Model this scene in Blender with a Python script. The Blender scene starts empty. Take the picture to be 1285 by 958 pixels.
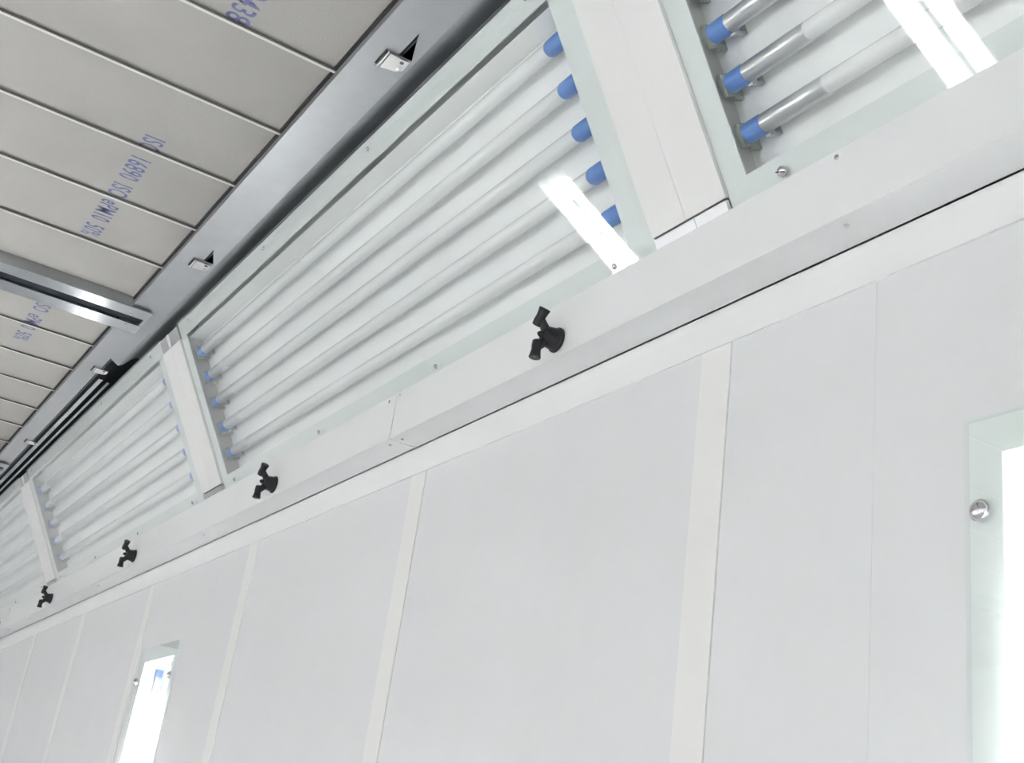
import bpy, bmesh, math
from mathutils import Matrix, Vector

# ------------------------------------------------------------------ camera, world, exposure
S = 0.82            # metres per unit of camera-to-wall distance (all layout numbers are in that unit)
CZ = 1.65           # camera height above the floor
def WX(x): return S * x
def WY(y): return S * (1.0 + y)          # wall face is world y = 0, room is y > 0
def WZ(z): return CZ + S * z
def W(x, y, z): return Vector((WX(x), WY(y), WZ(z)))

sc = bpy.context.scene
COL = sc.collection
cam_data = bpy.data.cameras.new('camera')
cam = bpy.data.objects.new('camera', cam_data)
COL.objects.link(cam)
right = Vector((-0.53152955, -0.83632115, 0.13432525))
down = Vector((0.25925462, -0.31159873, -0.91416261))
fwd = Vector((0.8063891, -0.45107999, 0.38244406))
m3 = Matrix((right, -down, -fwd)).transposed()
cam.matrix_world = Matrix.Translation(W(0, 0, 0)) @ m3.to_4x4()
cam_data.sensor_width = 36.0
cam_data.sensor_fit = 'HORIZONTAL'
cam_data.lens = 36.0 * 1500.6 / 1285.0
cam_data.clip_start = 0.02
cam_data.clip_end = 60
sc.camera = cam

world = bpy.data.worlds.new('world')
sc.world = world
world.use_nodes = True
world.node_tree.nodes['Background'].inputs['Color'].default_value = (0.8, 0.85, 0.9, 1)
world.node_tree.nodes['Background'].inputs['Strength'].default_value = 0.02

vs = sc.view_settings
vs.view_transform = 'Standard'
vs.look = 'None'
vs.gamma = 1.0
vs.use_curve_mapping = False
vs.exposure = 2.61
sc.cycles.use_denoising = True
sc.cycles.max_bounces = 14
sc.cycles.diffuse_bounces = 8
sc.cycles.glossy_bounces = 6
sc.cycles.transparent_max_bounces = 24
sc.cycles.sample_clamp_indirect = 6.0
TUBE_POWER = 14.0    # emission of a lit wall-lamp tube

# ------------------------------------------------------------------ materials
def principled(name, col, rough=0.5, metal=0.0, spec=0.5, noise=0.0, nscale=20.0, bump=0.0, bscale=200.0,
               emis=None, estr=0.0, coat=0.0, stretch=(1, 1, 1), rough_var=0.0):
    m = bpy.data.materials.new(name)
    m.use_nodes = True
    nt = m.node_tree
    b = nt.nodes['Principled BSDF']
    b.inputs['Base Color'].default_value = (*col, 1)
    b.inputs['Roughness'].default_value = rough
    b.inputs['Metallic'].default_value = metal
    b.inputs['Specular IOR Level'].default_value = spec
    b.inputs['Coat Weight'].default_value = coat
    if emis:
        b.inputs['Emission Color'].default_value = (*emis, 1)
        b.inputs['Emission Strength'].default_value = estr
    tc = nt.nodes.new('ShaderNodeTexCoord')
    mp = nt.nodes.new('ShaderNodeMapping')
    mp.inputs['Scale'].default_value = stretch
    nt.links.new(tc.outputs['Object'], mp.inputs['Vector'])
    if noise > 0 or rough_var > 0:
        n = nt.nodes.new('ShaderNodeTexNoise')
        n.inputs['Scale'].default_value = nscale
        n.inputs['Detail'].default_value = 4
        nt.links.new(mp.outputs['Vector'], n.inputs['Vector'])
        if noise > 0:
            r = nt.nodes.new('ShaderNodeMapRange')
            r.inputs['From Min'].default_value = 0.3
            r.inputs['From Max'].default_value = 0.7
            r.inputs['To Min'].default_value = 1 - noise
            r.inputs['To Max'].default_value = 1 + noise
            nt.links.new(n.outputs['Fac'], r.inputs['Value'])
            mx = nt.nodes.new('ShaderNodeVectorMath')
            mx.operation = 'SCALE'
            mx.inputs[0].default_value = col
            nt.links.new(r.outputs['Result'], mx.inputs['Scale'])
            nt.links.new(mx.outputs['Vector'], b.inputs['Base Color'])
        if rough_var > 0:
            r2 = nt.nodes.new('ShaderNodeMapRange')
            r2.inputs['From Min'].default_value = 0.3
            r2.inputs['From Max'].default_value = 0.7
            r2.inputs['To Min'].default_value = rough - rough_var
            r2.inputs['To Max'].default_value = rough + rough_var
            nt.links.new(n.outputs['Fac'], r2.inputs['Value'])
            nt.links.new(r2.outputs['Result'], b.inputs['Roughness'])
    if bump > 0:
        n2 = nt.nodes.new('ShaderNodeTexNoise')
        n2.inputs['Scale'].default_value = bscale
        n2.inputs['Detail'].default_value = 3
        nt.links.new(mp.outputs['Vector'], n2.inputs['Vector'])
        bp = nt.nodes.new('ShaderNodeBump')
        bp.inputs['Strength'].default_value = bump
        bp.inputs['Distance'].default_value = 0.002
        nt.links.new(n2.outputs['Fac'], bp.inputs['Height'])
        nt.links.new(bp.outputs['Normal'], b.inputs['Normal'])
    return m

def glass_mat(name, tint, base=0.05):
    """thin clear pane: transparent, plus a mirror part that follows Schlick's law on both faces"""
    m = bpy.data.materials.new(name)
    m.use_nodes = True
    nt = m.node_tree
    nt.nodes.clear()
    out = nt.nodes.new('ShaderNodeOutputMaterial')
    tr = nt.nodes.new('ShaderNodeBsdfTransparent')
    tr.inputs['Color'].default_value = (*tint, 1)
    gl = nt.nodes.new('ShaderNodeBsdfGlossy')
    gl.inputs['Roughness'].default_value = 0.012
    gl.inputs['Color'].default_value = (1, 1, 1, 1)
    geo = nt.nodes.new('ShaderNodeNewGeometry')
    dot = nt.nodes.new('ShaderNodeVectorMath'); dot.operation = 'DOT_PRODUCT'
    nt.links.new(geo.outputs['Normal'], dot.inputs[0])
    nt.links.new(geo.outputs['Incoming'], dot.inputs[1])
    ab = nt.nodes.new('ShaderNodeMath'); ab.operation = 'ABSOLUTE'
    nt.links.new(dot.outputs['Value'], ab.inputs[0])
    inv = nt.nodes.new('ShaderNodeMath'); inv.operation = 'SUBTRACT'
    inv.inputs[0].default_value = 1.0
    nt.links.new(ab.outputs[0], inv.inputs[1])
    pw = nt.nodes.new('ShaderNodeMath'); pw.operation = 'POWER'
    pw.inputs[1].default_value = 5.0
    nt.links.new(inv.outputs[0], pw.inputs[0])
    ml = nt.nodes.new('ShaderNodeMath'); ml.operation = 'MULTIPLY_ADD'
    ml.inputs[1].default_value = 1 - base
    ml.inputs[2].default_value = base
    nt.links.new(pw.outputs[0], ml.inputs[0])
    mix = nt.nodes.new('ShaderNodeMixShader')
    nt.links.new(ml.outputs[0], mix.inputs['Fac'])
    nt.links.new(tr.outputs[0], mix.inputs[1])
    nt.links.new(gl.outputs[0], mix.inputs[2])
    nt.links.new(mix.outputs[0], out.inputs['Surface'])
    return m

M = {}
M['wall'] = principled('white_wall_paint', (0.72, 0.725, 0.735), 0.45, noise=0.012, nscale=6, bump=0.04, bscale=90)
M['strip'] = principled('cream_white_strip', (0.79, 0.785, 0.77), 0.4, noise=0.008, nscale=9)
M['topstrip'] = principled('white_top_strip', (0.80, 0.80, 0.80), 0.4, noise=0.01, nscale=5)
M['rail'] = principled('white_powder_coat', (0.79, 0.795, 0.80), 0.38, noise=0.008, nscale=8)
M['plank'] = principled('cream_panel_paint', (0.74, 0.735, 0.725), 0.42, noise=0.006, nscale=7)
M['tab'] = principled('bright_white_tab', (0.86, 0.87, 0.89), 0.35)
M['housing'] = principled('housing_white_enamel', (0.85, 0.86, 0.86), 0.4, noise=0.006, nscale=8)
M['flange'] = principled('flange_grey_white_enamel', (0.70, 0.74, 0.73), 0.4)
M['lamptray'] = principled('lamp_tray_white', (0.70, 0.71, 0.70), 0.4)
M['lampframe'] = principled('lamp_frame_white', (0.80, 0.82, 0.815), 0.4)
M['reflector'] = principled('lamp_reflector_white', (0.9, 0.91, 0.9), 0.3)
M['glass'] = glass_mat('clear_pane_glass', (0.993, 0.999, 0.997), 0.045)
M['wallglass'] = glass_mat('green_tinted_pane_glass', (0.980, 0.995, 0.990))
M['tube'] = principled('frosted_tube_glass', (0.93, 0.94, 0.94), 0.16, spec=0.5)
M['tube'].node_tree.nodes['Principled BSDF'].inputs['Alpha'].default_value = 0.78
M['endplate'] = principled('beige_grey_end_plate', (0.52, 0.52, 0.49), 0.5, noise=0.04, nscale=30)
M['lit'] = principled('lit_tube', (0.9, 0.9, 0.9), 0.3, emis=(1.0, 0.968, 0.985), estr=TUBE_POWER)
M['blue'] = principled('blue_plastic_cap', (0.075, 0.21, 0.56), 0.35, noise=0.1, nscale=60)
M['sleeve'] = principled('brushed_metal_sleeve', (0.62, 0.63, 0.64), 0.28, metal=0.85, noise=0.12, nscale=40, stretch=(0.2, 1, 1))
M['holder'] = principled('olive_grey_lamp_holder', (0.30, 0.33, 0.27), 0.5, noise=0.2, nscale=80)
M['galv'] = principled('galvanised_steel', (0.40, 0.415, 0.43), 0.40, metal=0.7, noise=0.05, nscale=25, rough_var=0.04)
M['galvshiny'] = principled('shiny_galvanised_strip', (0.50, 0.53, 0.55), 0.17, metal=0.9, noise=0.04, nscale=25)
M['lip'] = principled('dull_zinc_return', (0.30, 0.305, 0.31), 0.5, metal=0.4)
M['dark'] = principled('dark_slot_shade', (0.022, 0.028, 0.038), 0.6, spec=0.15)  # near-black colour stands in for the shade inside open slots
M['slotgrey'] = principled('dark_grey_slot_wall', (0.16, 0.165, 0.18), 0.5, metal=0.2)
M['cove'] = principled('dull_zinc_cove', (0.34, 0.355, 0.38), 0.45, metal=0.3)
M['dark_line'] = principled('dark_line_matte', (0.05, 0.05, 0.048), 0.8)
M['filter'] = principled('grey_filter_fleece', (0.395, 0.386, 0.366), 0.95, spec=0.1, noise=0.055, nscale=4.5, bump=0.35, bscale=320)
M['ink'] = principled('blue_print_ink', (0.17, 0.19, 0.33), 0.9, spec=0.1, noise=0.35, nscale=70)
M['rod'] = principled('white_coated_rod', (0.66, 0.655, 0.63), 0.4)
M['rod_shade'] = principled('dark_rod_shade', (0.10, 0.10, 0.09), 0.7)  # dark tone for the painted shade beside each rod
M['chrome'] = principled('chrome_screw', (0.72, 0.72, 0.73), 0.14, metal=1.0)
M['slot'] = principled('screw_slot_dark', (0.05, 0.05, 0.05), 0.6)
M['zinc'] = principled('bright_zinc_clip', (0.80, 0.80, 0.79), 0.22, metal=0.8)
M['black'] = principled('black_nozzle_plastic', (0.012, 0.013, 0.016), 0.42, spec=0.5, noise=0.2, nscale=60)
M['steelgrey'] = principled('grey_steel_bracket', (0.42, 0.43, 0.44), 0.4, metal=0.4)
M['floor'] = principled('grey_floor_paint', (0.48, 0.48, 0.475), 0.5, noise=0.08, nscale=3)

# ------------------------------------------------------------------ mesh helpers
def new_mesh(name, bm, mat, smooth=False):
    bmesh.ops.recalc_face_normals(bm, faces=bm.faces[:])
    me = bpy.data.meshes.new(name)
    bm.to_mesh(me); bm.free()
    me.materials.append(mat)
    if smooth:
        for p in me.polygons: p.use_smooth = True
    return me

def obj(name, me, parent=None, loc=None, rot=None):
    o = bpy.data.objects.new(name, me)
    COL.objects.link(o)
    if parent: o.parent = parent
    if loc is not None: o.location = loc
    if rot is not None: o.rotation_euler = rot
    return o

def empty(name, loc, rot=(0, 0, 0)):
    o = bpy.data.objects.new(name, None)
    o.empty_display_size = 0.1
    COL.objects.link(o)
    o.location = loc; o.rotation_euler = rot
    return o

def tag(o, label=None, cat=None, group=None, kind=None):
    if label: o['label'] = label
    if cat: o['category'] = cat
    if group: o['group'] = group
    if kind: o['kind'] = kind
    return o

def add_box(bm, x0, x1, y0, y1, z0, z1, bevel=0.0):
    vs_ = [bm.verts.new((x, y, z)) for x in (x0, x1) for y in (y0, y1) for z in (z0, z1)]
    idx = [(0, 1, 3, 2), (4, 6, 7, 5), (0, 4, 5, 1), (2, 3, 7, 6), (0, 2, 6, 4), (1, 5, 7, 3)]
    fs = [bm.faces.new([vs_[i] for i in f]) for f in idx]
    if bevel > 0:
        es = {e for f in fs for e in f.edges}
        bmesh.ops.bevel(bm, geom=list(es), offset=bevel, segments=2, profile=0.5, affect='EDGES')

def box_me(name, mat, x0, x1, y0, y1, z0, z1, bevel=0.0):
    bm = bmesh.new(); add_box(bm, x0, x1, y0, y1, z0, z1, bevel)
    return new_mesh(name, bm, mat)

def add_lathe(bm, prof, origin, axis, n=16):
    """prof: list of (radius, distance along axis)"""
    axis = Vector(axis).normalized(); origin = Vector(origin)
    t = Vector((0, 0, 1)) if abs(axis.z) < 0.9 else Vector((1, 0, 0))
    u = axis.cross(t).normalized(); v = axis.cross(u)
    rings = []
    for r, d in prof:
        if r <= 1e-6:
            rings.append([bm.verts.new(origin + axis * d)])
        else:
            rings.append([bm.verts.new(origin + axis * d + (u * math.cos(2 * math.pi * k / n) + v * math.sin(2 * math.pi * k / n)) * r) for k in range(n)])
    for a, b in zip(rings, rings[1:]):
        if len(a) == 1 and len(b) == 1: continue
        for k in range(n):
            if len(a) == 1: bm.faces.new((a[0], b[k], b[(k + 1) % n]))
            elif len(b) == 1: bm.faces.new((a[k], a[(k + 1) % n], b[0]))
            else: bm.faces.new((a[k], a[(k + 1) % n], b[(k + 1) % n], b[k]))
    if len(rings[0]) > 1: bm.faces.new(rings[0])
    if len(rings[-1]) > 1: bm.faces.new(rings[-1])

def lathe_me(name, mat, prof, origin=(0, 0, 0), axis=(1, 0, 0), n=16, sm=True):
    bm = bmesh.new(); add_lathe(bm, prof, origin, axis, n)
    me = new_mesh(name, bm, mat, sm)
    if sm:
        try: me.set_sharp_from_angle(angle=math.radians(40))
        except Exception: pass
    return me

def prism_me(name, mat, poly, z0, z1):
    bm = bmesh.new()
    a = [bm.verts.new((x, y, z0)) for x, y in poly]
    b = [bm.verts.new((x, y, z1)) for x, y in poly]
    bm.faces.new(a); bm.faces.new(b)
    n = len(poly)
    for i in range(n): bm.faces.new((a[i], a[(i + 1) % n], b[(i + 1) % n], b[i]))
    return new_mesh(name, bm, mat)

# screws: dome head pointing to +Z locally
def dome(r, h):
    return [(r, 0), (r * 1.0, h * 0.25), (r * 0.88, h * 0.6), (r * 0.6, h * 0.87), (r * 0.25, h), (0, h * 1.02)]
SCREW = lathe_me('screw', M['chrome'], dome(0.0042, 0.003), axis=(0, 0, 1), n=14)
SLOTTED = lathe_me('slotted_screw', M['chrome'], dome(0.0065, 0.004), axis=(0, 0, 1), n=16)
SLOT = box_me('slot', M['slot'], -0.006, 0.006, -0.0006, 0.0006, 0.0025, 0.0043)
WSCREW = lathe_me('wall_screw', M['chrome'], dome(0.0088, 0.006), axis=(0, 0, 1), n=20)
WWASHER = lathe_me('washer', M['chrome'], [(0.0100, 0), (0.0100, 0.0012), (0.0086, 0.0014)], axis=(0, 0, 1), n=20)
SMALL = lathe_me('small_screw', M['chrome'], dome(0.0032, 0.002), axis=(0, 0, 1), n=12)

X0, X1 = -2.53, 7.88          # room ends (metres)
YO = WY(3.85)               # opposite wall
ZT = WZ(1.62)               # closed roof above the filters
ZSEAM = WZ(0.7965)

# ------------------------------------------------------------------ setting
fl = obj('floor', box_me('floor', M['floor'], X0 - .1, X1 + .1, -0.3, YO + .3, -0.1, 0)); tag(fl, 'painted grey booth floor', 'floor', kind='structure')
roof = obj('ceiling', box_me('ceiling', M['galv'], X0 - .1, X1 + .1, -0.3, YO + .3, ZT, ZT + .05)); tag(roof, 'steel plenum roof above the ceiling filters', 'ceiling', kind='structure')
for nm, xa, xb in (('wall_far', X1, X1 + .06), ('wall_near', X0 - .06, X0)):
    w = obj(nm, box_me(nm, M['wall'], xa, xb, -0.3, YO + .3, 0, ZT)); tag(w, 'white end wall of the spray booth', 'wall', kind='structure')
wl = obj('wall_left', box_me('wall_left', M['wall'], X0, X1, YO, YO + .06, 0, ZT)); tag(wl, 'white booth wall opposite, with lit lamps', 'wall', kind='structure')

# the wall in view: backing + panels + joint strips + top strip
LAMPS = [(0.397, 0.783), (3.496, 3.880), (6.98, 7.366), (-2.30, -1.914)]
LZ1, LZ0 = 0.513, -1.44
wr = empty('wall_right', (0, 0, 0)); tag(wr, 'white panelled booth wall with flat joint strips', 'wall', kind='structure')
# vertical strips: near edge x, far edge x
strips = [(-2.55, -2.488), (-1.62, -1.558), (-0.69, -0.628), (0.245, 0.307), (1.1755, 1.2385), (2.080, 2.142), (3.015, 3.077), (3.945, 4.006), (4.880, 4.942), (5.790, 5.852), (6.72, 6.782), (7.65, 7.712), (8.58, 8.642)]
cuts = [X0 / S] + [v for s_ in strips for v in s_] + [X1 / S]
seams = [-0.02, 0.915]
PT = 0.004
TOPZ = 0.7352
panel_edges = []
for i in range(0, len(cuts), 2):
    a, b = cuts[i], cuts[i + 1]
    pts = [a] + [q for q in seams if a < q < b] + [b]
    panel_edges += list(zip(pts, pts[1:]))
def wall_panel(a, b):
    """a panel, cut around the lamp openings it contains"""
    bm = bmesh.new()
    g = 0.00015
    holes = [(max(a, l0 + .03), min(b, l1 - .03)) for l0, l1 in LAMPS if l0 + .03 < b and l1 - .03 > a]
    xs = [a]
    for h in holes: xs += [h[0], h[1]]
    xs.append(b)
    for k in range(0, len(xs), 2):
        if xs[k + 1] - xs[k] > 1e-4:
            add_box(bm, WX(xs[k]) + (g if k == 0 else 0), WX(xs[k + 1]) - (g if k == len(xs) - 2 else 0), -0.012, 0, 0, WZ(TOPZ))
    for h in holes:
        add_box(bm, WX(h[0]), WX(h[1]), -0.012, 0, 0, WZ(LZ0 + .03))
        add_box(bm, WX(h[0]), WX(h[1]), -0.012, 0, WZ(LZ1 - .03), WZ(TOPZ))
    return new_mesh('panel', bm, M['wall'])
for a, b in panel_edges:
    obj('panel', wall_panel(a, b), wr)
STRIP_ME = {}
for a, b in strips:
    hid = any(l0 < b and l1 > a for l0, l1 in LAMPS)
    o = obj('joint_strip', box_me('joint_strip', M['strip'], WX(a) + 0.0005, WX(b), -0.012, 0.0016, 0, WZ(TOPZ) - 0.0004, 0.0006), wr)
tag(obj('top_strip', box_me('top_strip', M['topstrip'], X0, X1, -0.012, 0.0026, WZ(TOPZ), ZSEAM - 0.0008, 0.0004), wr), 'brighter flat white strip along the top of the wall')
obj('wall_backing', box_me('wall_backing', M['housing'], X0, X1, -0.16, -0.15, 0, ZT), wr)

# ------------------------------------------------------------------ rail along the top of the wall
YF = WY(-0.932)
ZR0, ZR1 = WZ(0.7965), WZ(0.898)
def rail(xa, xb, label, bottom_x, front_x):
    L = xb - xa
    r = empty('wall_rail', (WX(xa), 0, ZR0)); tag(r, label, 'rail', 'rail segments above the wall')
    bm = bmesh.new()
    l = WX(L) - 0.0032
    h = ZR1 - ZR0
    t = 0.0022
    add_box(bm, 0, l, YF - t, YF, 0, h)                          # front web
    add_box(bm, 0, l, 0.0046, YF - t, 0, t)                      # bottom web; a thin shadow gap stays above the wall strip
    add_box(bm, 0, l, YF - 0.020, YF - t, h - t, h)              # top return
    obj('rail_body', new_mesh('rail_body', bm, M['rail']), r)
    for x in bottom_x:
        obj('screw', SMALL, r, (WX(x - xa), WY(-0.951), 0), (math.pi, 0, 0))
    for x in front_x:
        obj('screw', SMALL, r, (WX(x - xa), YF, WZ(0.888) - ZR0), (-math.pi / 2, 0, 0))
    return r
rail(-3.08, 2.143, 'long white rail along the wall top, nearest segment, right of the joint', [-0.31, 0.921, 2.119], [-0.30, 0.9225, 2.126])
rail(2.143, 6.28, 'white rail along the wall top, segment left of the slanted joint line', [2.174, 3.3665, 4.576, 5.80], [2.175])
rail(6.28, 9.6, 'far white rail segment along the wall top at the left picture edge', [6.31], [6.31])

# ------------------------------------------------------------------ sloping part above the rail
R60 = (math.radians(60), 0, 0)
P0Y, P0Z = WY(-0.932), WZ(0.898)
NB = Vector((0, -0.8660254, 0.5))       # depth direction (local +z)
SD = Vector((0, 0.5, 0.8660254))        # up the slope (local +y)
SL = 0.4965 * S
PITCH, BOXL, BOX0 = 2.11, 1.944, 1.293

# unseen sheet added behind the boxes to stop light leaking through
sb = obj('slope_light_stop', box_me('slope_light_stop', M['galv'], 0, X1 - X0, -0.06, 0.56, 0.066, 0.076), None, (X0, P0Y, P0Z), R60)
tag(sb, 'added steel sheet behind the sloping lamp boxes, stops light leaks', 'wall', kind='structure')

# shared meshes for the lamp boxes (local frame: x along wall, y up the slope, z into the wall)
BL = BOXL * S
GH0, GH1 = 0.005, 0.010
FH0, FH1 = 0.0108, 0.0128
BACK = 0.052
FB, FT, FN, FF = 0.0355 * S, 0.4525 * S, 0.059 * S, (BOXL - 0.042) * S
def housing_me():
    bm = bmesh.new()
    add_box(bm, 0, FN, 0, SL, FH0, FH1)
    add_box(bm, FF, BL, 0, SL, FH0, FH1)
    add_box(bm, FN, FF, 0, FB, FH0, FH1)
    add_box(bm, FN, FF, FT, SL, FH0, FH1)
    return new_mesh('flange', bm, M['flange'])
def tray_me():
    bm = bmesh.new()
    a, b, c, d = FN - 0.02 * S, FF + 0.02 * S, 0.008, SL - 0.012
    t = 0.0015
    add_box(bm, a, b, c, d, BACK, BACK + t)
    add_box(bm, a, b, c - t, c, FH1, BACK + t)
    add_box(bm, a, b, d, d + t, FH1, BACK + t)
    return new_mesh('tray', bm, M['housing'])
def slant_me(y0, z0, y1, z1, t=0.001):
    """a folded reflector strip along x from (y0,z0) to (y1,z1)"""
    bm = bmesh.new()
    n = Vector((0, -(z1 - z0), (y1 - y0))).normalized() * t
    pts = []
    for x in (FN - 0.015, FF + 0.015):
        for (y, z) in ((y0, z0), (y1, z1)):
            pts.append(bm.verts.new((x, y, z))); pts.append(bm.verts.new((x, y + n.y, z + n.z)))
    for f in [(0, 2, 6, 4), (1, 5, 7, 3), (0, 1, 3, 2), (4, 6, 7, 5), (0, 4, 5, 1), (2, 3, 7, 6)]:
        bm.faces.new([pts[i] for i in f])
    return new_mesh('reflector_strip', bm, M['reflector'])
FLANGE, TRAY = housing_me(), tray_me()
END_FAR = box_me('end_plate', M['endplate'], FF + 0.02 * S, FF + 0.02 * S + 0.0015, 0.008, SL - 0.012, FH1, BACK + 0.0015)
END_NEAR = box_me('end_plate', M['endplate'], FN - 0.02 * S - 0.0015, FN - 0.02 * S, 0.008, SL - 0.012, FH1, BACK + 0.0015)
REFL_LO = slant_me(0.024, 0.022, 0.040, BACK - 0.001)
REFL_LO2 = slant_me(0.012, 0.020, 0.023, 0.030)
REFL_HI = slant_me(SL - 0.040, 0.022, SL - 0.056, BACK - 0.001)
GLASS = box_me('glass_pane', M['glass'], 0.0012, BL - 0.0012, -0.004, SL + 0.001, GH0, GH1)
TR = 0.0114
TH = 0.0335
TX0, TX1 = 0.064 * S, (BOXL - 0.044) * S
TL = TX1 - TX0
def tube_body():
    prof = [(TR * 0.97, 0.046), (TR, 0.048), (TR, TL - 0.125), (TR * .97, TL - 0.124)]
    return lathe_me('tube_glass', M['tube'], prof, axis=(1, 0, 0), n=24)
CAP = lathe_me('end_cap', M['blue'], [(TR * 0.9, 0.0), (TR * 1.08, 0.002), (TR * 1.08, 0.026), (TR * 1.0, 0.029)], axis=(1, 0, 0), n=24)
CAPN = lathe_me('end_cap_long', M['blue'], [(TR * 0.9, 0.0), (TR * 1.10, 0.003), (TR * 1.10, 0.042), (TR * 0.9, 0.047)], axis=(1, 0, 0), n=24)
SLEEVE = lathe_me('metal_sleeve', M['sleeve'], [(TR * 0.98, 0), (TR * 1.02, 0.001), (TR * 1.02, 0.094), (TR * 0.99, 0.0955)], axis=(1, 0, 0), n=24)
TUBE = tube_body()
def holder_me():
    bm = bmesh.new()
    add_box(bm, -0.008, 0.0, -0.0145, 0.0145, -0.010, 0.0180, 0.002)
    add_box(bm, -0.007, -0.002, -0.019, -0.012, 0.004, 0.0180)
    return new_mesh('lamp_holder', bm, M['holder'])
HOLDER = holder_me()
def clip_me():
    bm = bmesh.new()
    add_box(bm, 0, 0.007, -0.0165, -0.0135, -0.003, 0.0180)
    add_box(bm, 0, 0.007, -0.0165, 0.010, 0.0150, 0.0180)
    return new_mesh('spring_clip', bm, M['steelgrey'])
SPRING = clip_me()
CY = 0.240 * S + 0.0035
TUBE_Y = [CY + k * 0.0753 * S for k in (-2, -1, 0, 1, 2)]

box_labels = {
    -2: 'sloping lamp box beside and behind the viewer, outside the picture',
    -1: 'sloping lamp box at top right, metal tube ends showing behind its glass',
    0: 'long sloping lamp box in the middle, five unlit tubes behind glass',
    1: 'sloping lamp box left of the middle one, between two white covers',
    2: 'sloping lamp box cut off by the left picture edge',
    3: 'last sloping lamp box at the far booth end, outside the picture',
}
for k in range(-2, 4):
    xs = BOX0 + PITCH * k
    b = empty('lamp_box', (WX(xs), P0Y, P0Z), R60)
    tag(b, box_labels[k], 'lamp', 'sloping lamp boxes')
    obj('tray', TRAY, b)
    tag(obj('end_plate', END_FAR, b), 'beige grey end plate'); tag(obj('end_plate', END_NEAR, b), 'beige grey end plate')
    tag(obj('flange', FLANGE, b), 'flat pale frame behind the glass edge')
    obj('reflector', REFL_LO, b); obj('reflector', REFL_LO2, b); obj('reflector', REFL_HI, b)
    tag(obj('glass_pane', GLASS, b), 'clear glass cover')
    for y in TUBE_Y:
        t = obj('tube', TUBE, b, (TX0, y, TH))
        obj('end_cap', CAPN, t, (0, 0, 0))
        obj('end_cap', CAP, t, (TL, 0, 0), (0, math.pi, 0))
        obj('metal_sleeve', SLEEVE, t, (TL - 0.1245, 0, 0))
        obj('lamp_holder', HOLDER, t)
        obj('lamp_holder', HOLDER, t, (TL + 0.008, 0, 0))
        obj('spring_clip', SPRING, t, (TL - 0.034, 0, 0))
    for xr in (0.098, 0.686, 1.262, 1.842):
        obj('screw', SCREW, b, (WX(xr), 0.476 * S, GH0), (math.pi, 0, 0))
        if k == -1 and xr > 1.8:
            s_ = obj('screw', SLOTTED, b, (WX(1.8365), 0.0125 * S, GH0), (math.pi, 0, math.radians(20)))
            obj('screw_slot', SLOT, s_)
        else:
            obj('screw', SCREW, b, (WX(xr), 0.0115 * S, GH0), (math.pi, 0, 0))

# white covers between the boxes
GAPL = (PITCH - BOXL) * S
def cover(k, label):
    xs = BOX0 + PITCH * k - (PITCH - BOXL)
    c = empty('cover_strip', (WX(xs), P0Y, P0Z), R60)
    tag(c, label, 'cover', 'white covers between the lamp boxes')
    g = 0.0006 if k <= 0 else 0.0018
    mid = GAPL * 0.52
    obj('cover_panel', box_me('cover_panel', M['plank'], g, mid - 0.0001, 0.020 * S, 0.452 * S, 0.0056, 0.012, 0.0006), c)
    obj('cover_panel', box_me('cover_panel', M['plank'], mid + 0.0001, GAPL - g, 0.020 * S, 0.452 * S, 0.0056, 0.012, 0.0006), c)
    mt = M['tab'] if k <= 0 else M['steelgrey']
    tm = 0.42 if k <= 0 else 0.5
    obj('lower_tab', box_me('lower_tab', mt, g + 0.001, GAPL * tm - 0.0006, -0.004, 0.0165 * S, 0.0046, 0.010), c)
    obj('lower_tab', box_me('lower_tab', mt, GAPL * tm + 0.0006, GAPL - g - 0.003, -0.004, 0.0165 * S, 0.0046, 0.010), c)
    obj('upper_bracket', box_me('upper_bracket', M['steelgrey'], g, GAPL * .48, 0.453 * S, 0.492 * S, 0.0072, 0.013), c)
    obj('upper_bracket', box_me('upper_bracket', M['steelgrey'], GAPL * .60, GAPL - g, 0.453 * S, 0.492 * S, 0.0072, 0.013), c)
    tag(obj('upper_bracket', box_me('bracket_rib', M['plank'], GAPL * .48, GAPL * .60, 0.453 * S, 0.492 * S, 0.0060, 0.0125), c), 'narrow pale rib')
cover(0, 'wide cream cover strip between the two nearest lamp boxes, top of picture')
cover(1, 'white cover strip with grey end bracket, second nearest, left of the middle lamp box')
cover(2, 'far narrow white cover strip near the left picture edge')
cover(3, 'white cover strip beyond the left picture edge, towards the far booth end')
cover(-1, 'white cover strip beyond the top right lamp box')

# ------------------------------------------------------------------ ceiling: edge channel, filter frames, mats, crossbars
ZC = WZ(1.335)
ZF = WZ(1.356)
yL, yJ, yS, yD = WY(-0.557), WY(-0.618), WY(-0.652), WY(-0.690)
XE0, XE1 = X0 + 0.002, X1 - 0.002
ch = empty('ceiling_channel', (0, WY(-0.60), ZC)); tag(ch, 'grey galvanised edge channel between the ceiling filters and the lamp boxes', 'channel')
def chp(name, mat, x0, x1, y0, y1, z0, z1, bev=0.0):
    return obj(name, box_me(name, mat, x0, x1, y0 - WY(-0.60), y1 - WY(-0.60), z0 - ZC, z1 - ZC, bev), ch)
chp('channel_flange', M['galv'], XE0, XE1, yJ, yL, ZC, ZC + 0.002)
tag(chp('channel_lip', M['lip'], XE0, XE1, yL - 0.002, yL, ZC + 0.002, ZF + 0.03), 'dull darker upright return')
tag(chp('dark_line', M['dark_line'], XE0, XE1, yL, yL + 0.0045, ZF - 0.0035, ZF), 'thin dark strip painted in for the shadow gap')  # shadow gap at the mat edge, painted in as a dark strip
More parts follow.
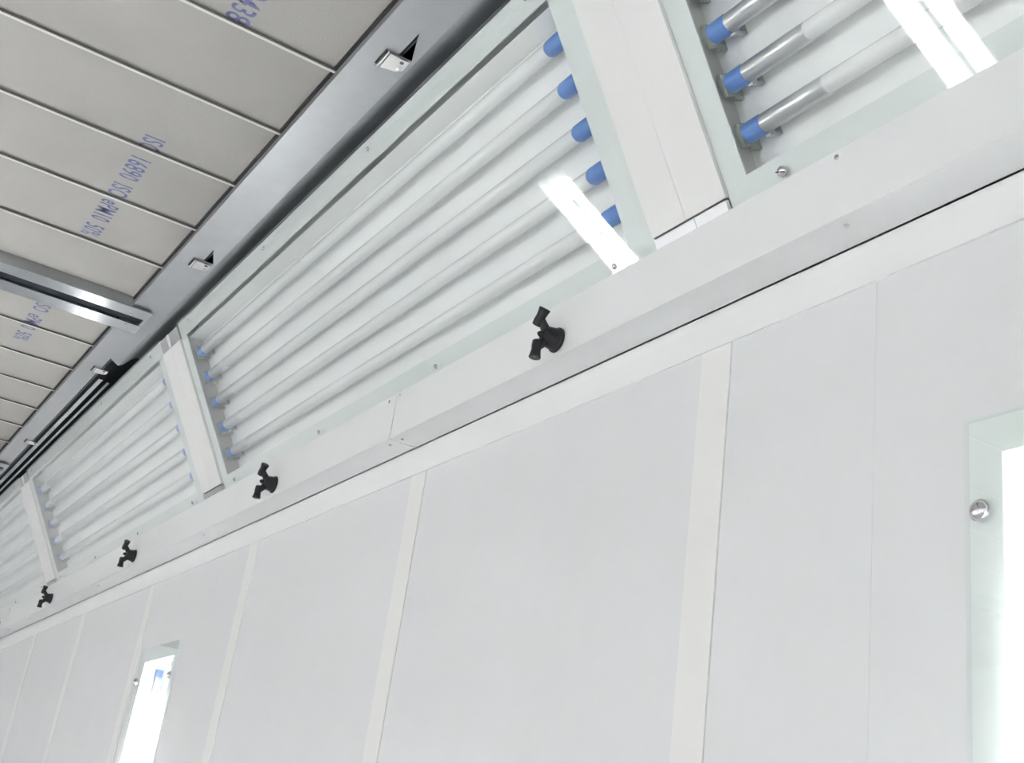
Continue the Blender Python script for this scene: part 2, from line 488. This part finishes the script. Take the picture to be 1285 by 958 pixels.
# cover sheet with a notch at every latch; it ends at x = 3.69, beyond that the slot is open
LATCH = [0.655, 1.6925, 2.783, 3.795, 4.857, 5.93]
XSH = 3.69
poly = [(XE0, yJ - WY(-.60))]
for lx in LATCH:
    if lx < XSH:
        poly += [(WX(lx - 0.075), yJ - WY(-.60)), (WX(lx + 0.004), WY(-0.645) - WY(-.60)), (WX(lx + 0.0045), yJ - WY(-.60))]
poly += [(WX(XSH), yJ - WY(-.60)), (WX(XSH + 0.04), yS - WY(-.60)), (XE0, yS - WY(-.60))]
poly = [(x, y - (0.0006 if i not in () else 0)) for i, (x, y) in enumerate(poly)]
obj('cover_sheet', prism_me('cover_sheet', M['galv'], poly, 0.0012, 0.0026), ch)
# sheet return that curls up into the slot
bm = bmesh.new()
prof = [(yS, ZC + 0.0012), (yS - 0.006, ZC + 0.003), (yS - 0.013, ZC + 0.008), (yS - 0.020, ZC + 0.016), (yS - 0.028, ZC + 0.026), (yS - 0.040, ZC + 0.036), (yS - 0.075, ZC + 0.046)]
ra = [bm.verts.new((XE0, y - WY(-.60), z - ZC)) for y, z in prof]
rb = [bm.verts.new((WX(XSH + .04), y - WY(-.60), z - ZC)) for y, z in prof]
for i in range(len(prof) - 1): bm.faces.new((ra[i], ra[i + 1], rb[i + 1], rb[i]))
obj('sheet_return', new_mesh('sheet_return', bm, M['cove'], True), ch)
chp('slot_shade_plate', M['dark'], XE0, XE1, WY(-0.76), yL - 0.003, ZC + 0.05, ZC + 0.052)  # dark plate painting the shade up in the slot
tag(chp('slide_rail', M['galvshiny'], WX(3.915), XE1, WY(-0.653), WY(-0.639), ZC + 0.002, ZC + 0.006), 'thin bright rail in the dark slot')
tag(chp('slide_rail', M['galvshiny'], WX(3.905), XE1, WY(-0.6735), WY(-0.6655), ZC - 0.004, ZC + 0.0), 'thin bright rail in the dark slot')
chp('slot_wall', M['slotgrey'], XE0, XE1, WY(-0.632), WY(-0.628), ZC + 0.012, ZC + 0.05)

YE = YO - 0.40
BARS = [-2.975, -0.897, 1.203, 3.303, 5.403, 7.503, 9.505]
ZB = WZ(1.326)
bar_labels = {1.203: 'galvanised crossbar of the ceiling just beyond the top picture edge',
              3.303: 'shiny galvanised crossbar with dark slot, crossing the ceiling filters at left',
              5.403: 'far galvanised crossbar whose end just shows at the left picture edge',
              -0.897: 'galvanised ceiling crossbar behind the viewer', -2.975: 'galvanised ceiling crossbar at the near booth end', 7.503: 'galvanised ceiling crossbar beyond the left picture edge', 9.505: 'galvanised ceiling crossbar at the far booth end'}
for bx in BARS:
    xa, xb = WX(bx - 0.096), WX(bx + 0.096)
    s0, s1 = WX(bx - 0.031), WX(bx + 0.024)
    y0, y1 = WY(-0.616), YE + 0.05
    o = empty('crossbar', (WX(bx), y0, ZB)); tag(o, bar_labels[bx], 'crossbar', 'ceiling crossbars')
    def bp(name, mat, x0, x1, ya, yb, z0, z1, bev=0.0):
        return obj(name, box_me(name, mat, x0 - WX(bx), x1 - WX(bx), ya - y0, yb - y0, z0 - ZB, z1 - ZB, bev), o)
    t = 0.0018
    bp('bar_flange', M['galvshiny'], xa, s0, y0, y1, ZB, ZB + t)
    bp('bar_flange', M['galvshiny'], s1, xb, y0, y1, ZB, ZB + t)
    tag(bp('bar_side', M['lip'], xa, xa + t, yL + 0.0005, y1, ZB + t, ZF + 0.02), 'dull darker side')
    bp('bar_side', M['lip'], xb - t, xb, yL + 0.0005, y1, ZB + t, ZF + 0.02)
    tag(bp('bar_slot_shade', M['dark'], s0, s1, y0 + 0.008, y1, ZB + 0.006, ZB + 0.0085), 'dark strip painting the shade in the slot')  # open slot's shade painted as a near-black plate
    bp('bar_end', M['galvshiny'], s0, s1, y0, y0 + 0.0075, ZB + 0.0005, ZB + 0.0025)
    for sx, sy in ((-0.045, -0.565), (0.04, -0.575)):
        obj('rivet', SMALL, o, (WX(sx), WY(sy) - y0, 0), (math.pi, 0, 0))

RODS = [0.363 + 0.2748 * i for i in range(6)]
frame_labels = {-2.975: 'filter rods at the near booth end behind the viewer',
                -0.897: 'filter rods nearest the viewer, above the top picture edge',
                1.203: 'row of thin white rods under the large near filter, top left',
                3.303: 'row of thin white rods under the filter beyond the crossbar',
                5.403: 'row of thin filter rods beyond the far crossbar, outside the picture',
                7.503: 'last row of filter rods at the far booth end'}
mat_labels = {-2.975: 'grey fleece filter mat at the near booth end behind the viewer',
              -0.897: 'grey fleece filter mat nearest the viewer, out of the picture top',
              1.203: 'large grey fleece filter mat with blue print, top left',
              3.303: 'grey fleece filter mat with faint print, left of the crossbar',
              5.403: 'grey fleece filter mat beyond the far crossbar, outside the picture',
              7.503: 'last grey fleece filter mat at the far booth end'}
def text_me(s, height):
    cu = bpy.data.curves.new('print', 'FONT')
    cu.body = s; cu.size = height / 0.70
    cu.space_character = 1.05
    cu.resolution_u = 3
    cu.offset = 0.0006
    to = bpy.data.objects.new('print_tmp', cu)
    COL.objects.link(to)
    bpy.context.view_layer.update()
    dg = bpy.context.evaluated_depsgraph_get()
    me = bpy.data.meshes.new_from_object(to.evaluated_get(dg))
    bpy.data.objects.remove(to)
    me.materials.clear(); me.materials.append(M['ink'])
    return me
RODW = 0.0052
ROD_ME = box_me('rod', M['rod'], 0, RODW, 0, YE - yL - 0.001, 0, 0.0022, 0.0004)
ROD_SHADE_ME = box_me('rod_shade_strip', M['rod_shade'], -0.0038, -0.0002, 0, YE - yL - 0.001, 0.0012, 0.0034)  # shadow line along the rod's near edge, modelled as a dark strip
for i, bx in enumerate(BARS[:-1]):
    xa, xb = WX(bx + 0.098), WX(BARS[i + 1] - 0.098)
    mo = empty('filter_mat', (xa, yL + 0.001, ZF)); tag(mo, mat_labels[bx], 'filter', 'ceiling filter mats')
    bm = bmesh.new(); add_box(bm, 0.0006, xb - xa - 0.0006, 0.0045, YE - yL, 0, 0.02)
    obj('fleece', new_mesh('fleece', bm, M['filter']), mo)
    fr = empty('filter_rod_set', (xa, yL + 0.0005, ZF)); tag(fr, frame_labels[bx], 'filter frame', 'ceiling filter frames')
    for rx in RODS:
        r = obj('rod', ROD_ME, fr, (WX(bx + rx) - xa, 0, -0.0058))
        tag(obj('rod_shade_strip', ROD_SHADE_ME, r), 'dark strip painted in as shade beside the white rod')
    # prints: letters run along +x with their tops towards the wall (-y)
    def put(txt, x, y, h, wid):
        me = text_me(txt, h)
        w_ = max(v.co.x for v in me.vertices)
        sx = wid / w_
        o = obj('print', me, mo, (WX(x) - xa, WY(y) - (yL + 0.001), -0.0005), (math.pi, 0, 0))
        o.scale = (sx, 1, 1)
        tag(o, 'blue printed lettering')
    def put_line(txt, x, y, h, wid):
        i = 0
        for word in txt.split(' '):
            put(word, x + wid / S * i / len(txt), y, h, wid * (len(word) - 0.2) / len(txt))
            i += len(word) + 1
    if bx == 1.203:
        put_line('ISO 16890 ISO ePM10 50%', 2.335, -0.333, 0.037, 0.588 * S)
        put('0438', 1.733, -0.333, 0.037, 0.108 * S)
    if bx == 3.303:
        put_line('ISO ePM10 50%', 3.462, -0.340, 0.036, 0.375 * S)

# latches
latch_labels = {0.655: 'bright zinc ceiling latch nearest the viewer, above the picture',
                1.6925: 'bright zinc latch on the channel near the top of the picture',
                2.783: 'zinc latch on the channel above the middle lamp box',
                3.795: 'small shiny zinc latch where the dark slot begins, below the crossbar',
                4.857: 'small far zinc latch beside the dark slot, near the left edge',
                5.93: 'zinc latch at the far end, beyond the left picture edge'}
for lx in LATCH:
    o = empty('latch', (WX(lx), WY(-0.62), ZC)); tag(o, latch_labels[lx], 'latch', 'ceiling latches')
    y = lambda v: WY(v) - WY(-0.62)
    poly = [(0.001, y(-0.602)), (0.0, y(-0.641)), (WX(0.030), y(-0.642)), (WX(0.042), y(-0.632)), (WX(0.048), y(-0.604))]
    obj('latch_plate', prism_me('latch_plate', M['zinc'], poly, -0.0055, -0.0035), o)
    obj('latch_hook', box_me('latch_hook', M['zinc'], 0.0005, WX(0.049), y(-0.6005), y(-0.5965), -0.006, -0.0005, 0.0005), o)
    obj('latch_hook', box_me('latch_edge', M['dark_line'], 0.0005, WX(0.049), y(-0.596), y(-0.5935), -0.0022, -0.0004), o)
    obj('latch_stem', box_me('latch_stem', M['zinc'], 0.006, WX(0.034), y(-0.632), y(-0.612), -0.0035, 0.0008), o)
    obj('screw', SMALL, o, (WX(0.032), y(-0.634), -0.0055), (math.pi, 0, 0))
    tag(obj('hole', lathe_me('hole', M['slot'], [(0.0034, 0), (0.0034, 0.0004)], axis=(0, 0, 1), n=12), o, (WX(0.010), y(-0.630), -0.0058)), 'dark hole')

# ------------------------------------------------------------------ black air nozzles on the rail
NZ_X = [0.271, 1.533, 2.790, 4.050, 5.310, 6.50]
bmn = bmesh.new()
NZ_BASE = lathe_me('nozzle_base', M['black'], [(0.0160, 0), (0.0178, 0.001), (0.0178, 0.004), (0.0165, 0.0055)], axis=(0, 1, 0), n=24)
NZ_BODY = lathe_me('nozzle_body', M['black'], [(0.0160, 0.005), (0.0152, 0.010), (0.0140, 0.018), (0.0130, 0.0205), (0.0115, 0.0235), (0.0060, 0.0255)], axis=(0, 1, 0), n=24)
bmn.free()
def arm_me(sgn):
    bm = bmesh.new()
    a = Vector((0, 0.017, 0.004 * sgn)); b = Vector((0, 0.0315, 0.0215 * sgn))
    d = b - a
    add_lathe(bm, [(0.0078, 0), (0.0062, d.length * 0.5), (0.0056, d.length)], a, d, 12)
    return new_mesh('nozzle_arm', bm, M['black'], True)
def head_me(sgn):
    bm = bmesh.new()
    c = Vector((0, 0.0318, 0.0232 * sgn))
    ax = Vector((-0.55, -0.05, 0.80)) if sgn > 0 else Vector((0.06, 0.0, -1.0))
    ax.normalize()
    add_lathe(bm, [(0.0050, -0.0125), (0.0068, -0.0110), (0.0072, -0.004), (0.0066, 0.002), (0.0074, 0.008), (0.0084, 0.0125), (0.0074, 0.0138), (0.0035, 0.0128)], c, ax, 16)
    return new_mesh('nozzle_head', bm, M['black'], True)
ARMS = {s_: arm_me(s_) for s_ in (1, -1)}
HEADS = {s_: head_me(s_) for s_ in (1, -1)}
NUB = lathe_me('nozzle_nub', M['black'], [(0.0045, 0.022), (0.0040, 0.030), (0.0015, 0.033)], axis=(0, 1, 0), n=10)
nz_labels = ['black twin air nozzle on the rail behind the right picture edge',
             'largest black twin air nozzle on the rail, centre of the picture',
             'second black twin air nozzle, on the rail below the white cover strip end',
             'third black twin air nozzle along the rail, above the far lit wall lamp',
             'fourth, small black twin air nozzle under the far cover strip',
             'tiny black nozzle on the rail cut off by the left picture edge']
for x, lab in zip(NZ_X, nz_labels):
    o = empty('air_nozzle', (WX(x), YF, WZ(0.826))); tag(o, lab, 'nozzle', 'air nozzles on the rail')
    obj('nozzle_base', NZ_BASE, o)
    obj('nozzle_body', NZ_BODY, o)
    obj('nozzle_nub', NUB, o)
    for s_ in (1, -1):
        a = obj('nozzle_arm', ARMS[s_], o)
        obj('nozzle_head', HEADS[s_], a)

# ------------------------------------------------------------------ lit wall lamps
LW = (LAMPS[0][1] - LAMPS[0][0]) * S
LH = (LZ1 - LZ0) * S
LD = 0.062
def lamp_tray():
    bm = bmesh.new()
    m, t = 0.026, 0.0015
    z0, z1 = m, LH - m
    x0, x1 = m, LW - m
    add_box(bm, x0, x1, -LD - t, -LD, z0, z1)
    add_box(bm, x0 - t, x0, -LD - t, -0.0005, z0, z1)
    add_box(bm, x1, x1 + t, -LD - t, -0.0005, z0, z1)
    add_box(bm, x0 - t, x1 + t, -LD - t, -0.0005, z0 - t, z0)
    add_box(bm, x0 - t, x1 + t, -LD - t, -0.0005, z1, z1 + t)
    return new_mesh('lamp_tray', bm, M['lamptray'])
def lamp_frame():
    bm = bmesh.new()
    m = 0.034
    add_box(bm, 0.001, m, 0.0003, 0.002, 0.001, LH - 0.001)
    add_box(bm, LW - m, LW - 0.001, 0.0003, 0.002, 0.001, LH - 0.001)
    add_box(bm, m, LW - m, 0.0003, 0.002, 0.001, m)
    add_box(bm, m, LW - m, 0.0003, 0.002, LH - m, LH - 0.001)
    return new_mesh('lamp_frame', bm, M['lampframe'])
L_TRAY, L_FRAME = lamp_tray(), lamp_frame()
L_ADDED_SPINE = box_me('added_spine', M['flange'], LW / 2 - 0.015, LW / 2 + 0.015, -LD, -0.020, 0.028, LH - 0.028)  # added ridge; keeps a grey gap in the lamp's mirrored streak
L_GLASS = box_me('glass_pane', M['wallglass'], 0, LW, 0.0024, 0.0074, 0, LH)
TLEN = 1.46
T_TOP = LH - 0.052
L_TUBE = lathe_me('lit_tube', M['lit'], [(TR * .9, 0.029), (TR, 0.0295), (TR, TLEN - 0.088), (TR * .97, TLEN - 0.0875)], axis=(0, 0, 1), n=16)
L_CAP = lathe_me('end_cap', M['blue'], [(TR * .9, 0), (TR * 1.06, 0.002), (TR * 1.06, 0.026), (TR, 0.029)], axis=(0, 0, 1), n=16)
L_SLEEVE = lathe_me('metal_sleeve', M['sleeve'], [(TR * .98, 0), (TR * 1.02, .001), (TR * 1.02, 0.056), (TR * .98, 0.057)], axis=(0, 0, 1), n=16)
L_HOLD = box_me('lamp_holder', M['tab'], -0.014, 0.014, -0.02, 0.013, 0.0, 0.012, 0.002)
L_CLIP = box_me('spring_clip', M['steelgrey'], 0.016, 0.020, -0.018, 0.012, -0.03, 0.01)
def wall_lamp(xa, yface, flip, label):
    rot = (0, 0, math.pi) if flip else (0, 0, 0)
    loc = (WX(xa) + (LW if flip else 0), yface, WZ(LZ0))
    o = empty('wall_lamp', loc, rot); tag(o, label, 'lamp', 'lit wall lamps')
    if not flip: obj('lamp_tray', L_TRAY, o)
    else:
        obj('lamp_tray', L_TRAY_SURF, o)
    obj('lamp_frame', L_FRAME, o, (0, 0, 0))
    tag(obj('added_spine', L_ADDED_SPINE, o), 'added ridge that parts the two tube reflections')
    tag(obj('glass_pane', L_GLASS, o), 'greenish clear glass cover')
    for sx in (-0.083, 0.083):
        t = obj('tube', L_TUBE, o, (LW / 2 + sx * S, -0.026, T_TOP - TLEN)); tag(t, 'glowing white tube')
        obj('end_cap', L_CAP, t)
        obj('end_cap', L_CAP, t, (0, 0, TLEN), (math.pi, 0, 0))
        obj('metal_sleeve', L_SLEEVE, t, (0, 0, TLEN - 0.0865))
        obj('lamp_holder', L_HOLD, t, (0, 0, -0.0125)); obj('lamp_holder', L_HOLD, t, (0, 0, TLEN + 0.0005))
        obj('spring_clip', L_CLIP, t, (-0.036, 0, TLEN - 0.03))
    for sx in (0.019 * S, LW - 0.019 * S):
        for zz in (LH - 0.103 * S, LH * 0.5, 0.103 * S):
            s_ = obj('screw', WSCREW, o, (sx, 0.0084, zz), (-math.pi / 2, 0, 0))
            obj('washer', WWASHER, s_, (0, 0, -0.0010))
L_TRAY_SURF = L_TRAY
wall_labels = ['lit wall lamp with chrome screw at the right picture edge',
               'lit wall lamp with blue tube cap low in the left part of the wall',
               'lit wall lamp at the far end of the panelled wall',
               'lit wall lamp of the panelled wall behind the viewer']
for (l0, l1), lab in zip(LAMPS, wall_labels):
    wall_lamp(l0, 0.0, False, lab)
opp = [(-2.90, 'lit lamp on the opposite wall behind the viewer'), (0.20, 'lit lamp on the opposite wall, nearest the viewer'),
       (3.30, 'lit lamp on the opposite wall, mirrored at top right'), (6.40, 'lit lamp on the opposite wall, mirrored in the middle lamp box')]
# opposite wall needs openings for its lamps: a facing with holes in front of the wall body
bpy.data.objects.remove(wl)
bm = bmesh.new()
edges = []
xs = X0
for ox, _ in opp:
    a, b = WX(ox) + 0.024, WX(ox) + LW - 0.024
    if a > xs: add_box(bm, xs, a, YO, YO + 0.02, 0, ZT)
    add_box(bm, a, b, YO, YO + 0.02, 0, WZ(LZ0) + 0.024)
    add_box(bm, a, b, YO, YO + 0.02, WZ(LZ1) - 0.024, ZT)
    xs = b
add_box(bm, xs, X1, YO, YO + 0.02, 0, ZT)
add_box(bm, X0, X1, YO + 0.1, YO + 0.12, 0, ZT)
wl = obj('wall_left', new_mesh('wall_left', bm, M['wall'])); tag(wl, 'white booth wall opposite, with lit lamps', 'wall', kind='structure')
for ox, lab in opp:
    wall_lamp(ox, YO, True, lab)
# sloping cover on the opposite side
so = obj('wall_left_slope', box_me('wall_left_slope', M['rail'], 0, X1 - X0, -0.01, 0.46, 0, 0.01), None, (X0, YO - 0.06, WZ(0.86)), (math.radians(120), 0, 0))
tag(so, 'sloping white cover above the opposite wall', 'wall', kind='structure')
